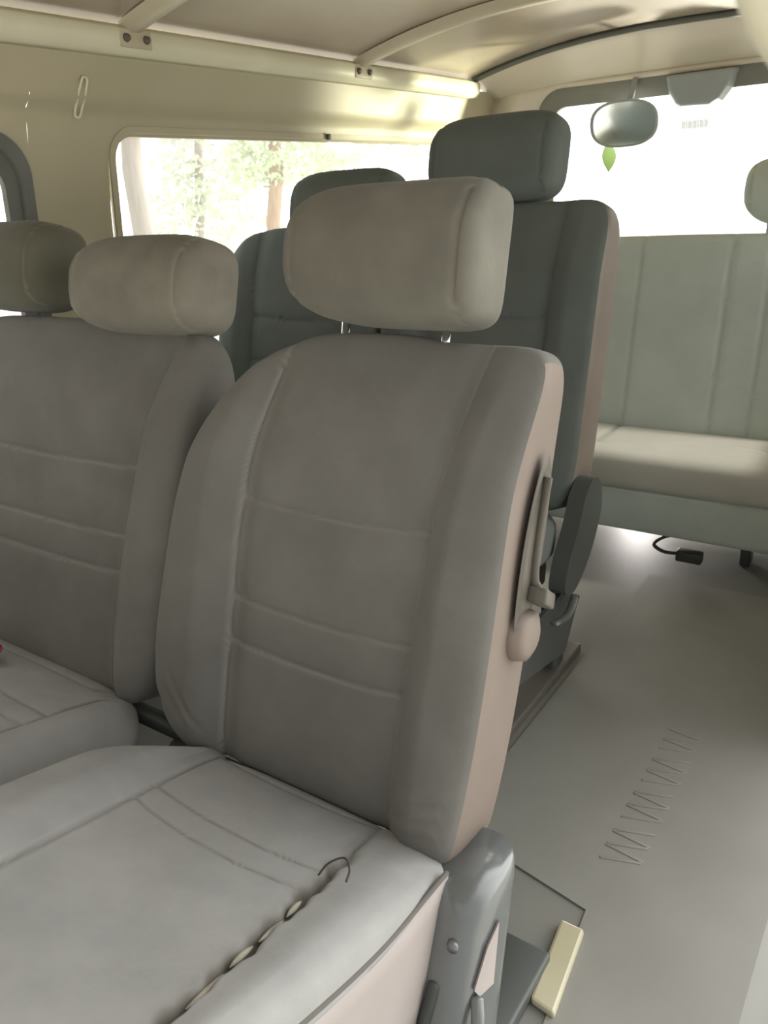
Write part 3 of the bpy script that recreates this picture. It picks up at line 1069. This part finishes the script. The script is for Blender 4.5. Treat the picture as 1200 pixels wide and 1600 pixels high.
# red scrap on the bench cushion
rv = [W(-1.235 + .030 * math.cos(a) * (1 + .2 * math.sin(3 * a)), .560 + .022 * math.sin(a), -.668 + .008 * math.sin(2 * a)) for a in np.linspace(0, 2 * math.pi, 20, endpoint=False)] + [W(-1.235, .56, -.654)]
F = [(i, (i + 1) % 20, 20) for i in range(20)] + [tuple(range(20))[::-1]]
o = link_mesh('red_cloth', rv, F, M['red'])
tag(o, 'small crumpled red cloth on the wall side bench cushion', 'cloth')

# door edge added to carry the pale glare close to the lens
V, F = tube(spline([W(-.066, .26, .12), W(-.052, .25, .05), W(-.0375, .25, .024), W(-.028, .25, -.005), W(-.010, .25, -.10), W(.0, .25, -.3), W(.012, .25, -.7), W(.012, .25, -.94)], 6), .009, 12)
struct(link_mesh('trim_6', V, F, M['rail'], origin=W(.012, .25, -.95)))

# ------------------------------------------------------------------ outside
V, F = grid_sheet(lambda x, y: np.array([x, y, -.75]), np.linspace(-40, 40, 12), np.linspace(-40, 40, 12))
struct(link_mesh('ground', V, F, M['ground'], origin=(0, 0, -.75)))


def tree(name, label, base, top, r0, r1, bmat, lmat, crown, seed, nleaf, lsize, group='trees outside the side window'):
    rnd = random.Random(seed)
    o = thing(name, label, 'tree', base, group)
    b = np.array(base, float); t = np.array(top, float)
    pts = [b + (t - b) * s + np.array([rnd.uniform(-.03, .03), rnd.uniform(-.03, .03), 0]) for s in np.linspace(0, 1, 9)]
    link_mesh('trunk', *tube(pts, list(np.linspace(r0, r1, 9)), 12), bmat, o)
    V, F = [], []
    for (cx, cy, cz, rx, rz, wgt) in crown:
        for i in range(int(nleaf * wgt)):
            while True:
                p = np.array([rnd.uniform(-1, 1) for _ in range(3)])
                if p.dot(p) < 1:
                    break
            c = np.array([cx, cy, cz]) + p * np.array([rx, rx, rz])
            a = np.array([rnd.gauss(0, 1) for _ in range(3)]); a /= np.linalg.norm(a)
            d = np.cross(a, [rnd.gauss(0, 1) for _ in range(3)]); d /= np.linalg.norm(d)
            s = lsize * rnd.uniform(.6, 1.3)
            k = len(V)
            V += [c - a * s, c + d * s * .5, c + a * s, c - d * s * .5]
            F.append((k, k + 1, k + 2, k + 3))
    cr = link_mesh('crown', V, F, lmat, o, smooth=False)
    return o


# ------------------------------------------------------------------ camera
f_px = 1250.0
R = np.array([[0.82428725, -0.16268827, 0.54229425], [0.56325258, 0.33277679, -0.75631088], [-0.05742003, 0.92886605, 0.36593825]])
cam = bpy.data.cameras.new('camera'); co = bpy.data.objects.new('camera', cam); COL.objects.link(co)
cam.sensor_fit = 'VERTICAL'; cam.sensor_height = 32.0; cam.sensor_width = 24.0
cam.lens = f_px / 1600 * 32.0
cam.clip_start = .02; cam.clip_end = 200
m = Matrix([list(R[0]) + [OFF[0]], list(R[1]) + [OFF[1]], list(R[2]) + [OFF[2]], [0, 0, 0, 1]])
co.matrix_world = m
sc.camera = co
cam.dof.use_dof = True
cam.dof.focus_distance = 1.15
cam.dof.aperture_fstop = .025 / .0022


def ray(px, py):
    d = R @ np.array([(px - 600) / f_px, -(py - 800) / f_px, -1.0])
    return d


def onX(px, py, X):
    d = ray(px, py)
    return d * (X / d[0]) + OFF


def ground_tree(px, py0, py1, X, r, label, bmat, lmat, crowns, seed, nleaf, ls):
    a = onX(px[0], py0, X); b = onX(px[1], py1, X)
    dirv = (b - a)
    base = b + dirv * ((-.75 - b[2]) / dirv[2])
    top = a - dirv * ((3.4 - a[2]) / -dirv[2]) if dirv[2] else a
    top = a + (a - b) * ((3.2 - a[2]) / (a[2] - b[2]))
    cr = [(*onX(cx, cy, XX), rx, rz, w_) for cx, cy, XX, rx, rz, w_ in crowns]
    return tree('tree', label, base, top, r * 1.15, r * .9, bmat, lmat, cr, seed, nleaf, ls)


ground_tree((205, 225), 215, 365, -5.0, .072, 'grey leaning trunk close to the edge of the long side window', M['bark'], M['leaves2'],
            [(215, 130, -5.0, .5, .35, .5)], 3, 200, .07)
ground_tree((428, 430), 230, 365, -7.0, .085, 'brown upright tree trunk with green leaves above it, outside the long side window', M['bark2'], M['leaves'],
            [(450, 240, -7.0, .75, .40, 1.0), (400, 255, -7.1, .4, .3, .4), (520, 250, -7.0, .5, .3, .35)], 5, 700, .06)
ground_tree((310, 312), 215, 365, -10.0, .07, 'slim pale trunk standing farther out behind the leaning one', M['bark'], M['leaves2'],
            [(330, 250, -10, .8, .7, .6), (300, 340, -10, .9, .5, .5), (285, 270, -10, .5, .8, .4), (370, 330, -10, .7, .8, .5)], 8, 600, .09)
ground_tree((520, 521), 200, 300, -13.0, .08, 'thin tree beside the dark catch seen through the long side window', M['bark'], M['leaves2'],
            [(570, 235, -13, 1.8, .5, .5), (640, 225, -13, 1.8, .4, .4), (400, 390, -13, 1.5, .8, .8)], 9, 600, .09)

# ------------------------------------------------------------------ light
w = bpy.data.worlds.new('world'); sc.world = w; w.use_nodes = True
nt = w.node_tree; bg = nt.nodes['Background']
N, L = nt.nodes.new, nt.links.new
tc = N('ShaderNodeTexCoord'); sx = N('ShaderNodeSeparateXYZ'); L(tc.outputs['Generated'], sx.inputs['Vector'])
# brighter towards the rear (+y) and the window side; softer on the door side
mr1 = N('ShaderNodeMapRange'); mr1.inputs['From Min'].default_value = -.3; mr1.inputs['From Max'].default_value = .9
mr1.inputs['To Min'].default_value = .78; mr1.inputs['To Max'].default_value = 5.0
L(sx.outputs['Y'], mr1.inputs['Value'])
L(mr1.outputs['Result'], bg.inputs['Strength'])
bg.inputs['Color'].default_value = (1.0, .985, .965, 1)

def spot(name, loc, tgt, power, size, blend=.6, col=(1, 1, 1), rad=.1):
    l = bpy.data.lights.new(name, 'SPOT'); o = bpy.data.objects.new(name, l); COL.objects.link(o)
    l.energy = power; l.spot_size = math.radians(size); l.spot_blend = blend; l.color = col; l.shadow_soft_size = rad
    o.location = loc
    o.rotation_euler = (Vector(tgt) - Vector(loc)).to_track_quat('-Z', 'Y').to_euler()


P_ = lambda x, y, z: tuple(W(x, y, z))
# spots for low sun through the far side window onto the rear bench and off the yard up to the roof, plus an added floor fill
spot('sun_side', P_(1.3, 2.75, 1.0), P_(-.55, 2.02, -.68), 260, 26, .5, (1, .96, .88), .12)
spot('floor_fill', P_(-.72, 2.42, -.845), P_(-.66, 2.0, -.95), 7, 120, .8, (1, .93, .90), .05)  # added lamp tucked under the rear bench to brighten the floor
spot('yard_bounce_wall', P_(-.2, 4.0, -.2), P_(-1.52, 2.55, .27), 420, 20, .5, (1, .97, .72), .08)
spot('yard_bounce_roof', P_(-.9, 4.3, -.9), P_(-.75, 2.42, .43), 420, 18, .5, (1, .98, .86), .1)

sc.view_settings.view_transform = 'Standard'
sc.view_settings.look = 'None'
sc.view_settings.exposure = 0.0
sc.view_settings.gamma = 1.0
for o in bpy.data.objects:
    if '_w' in o:
        del o['_w']
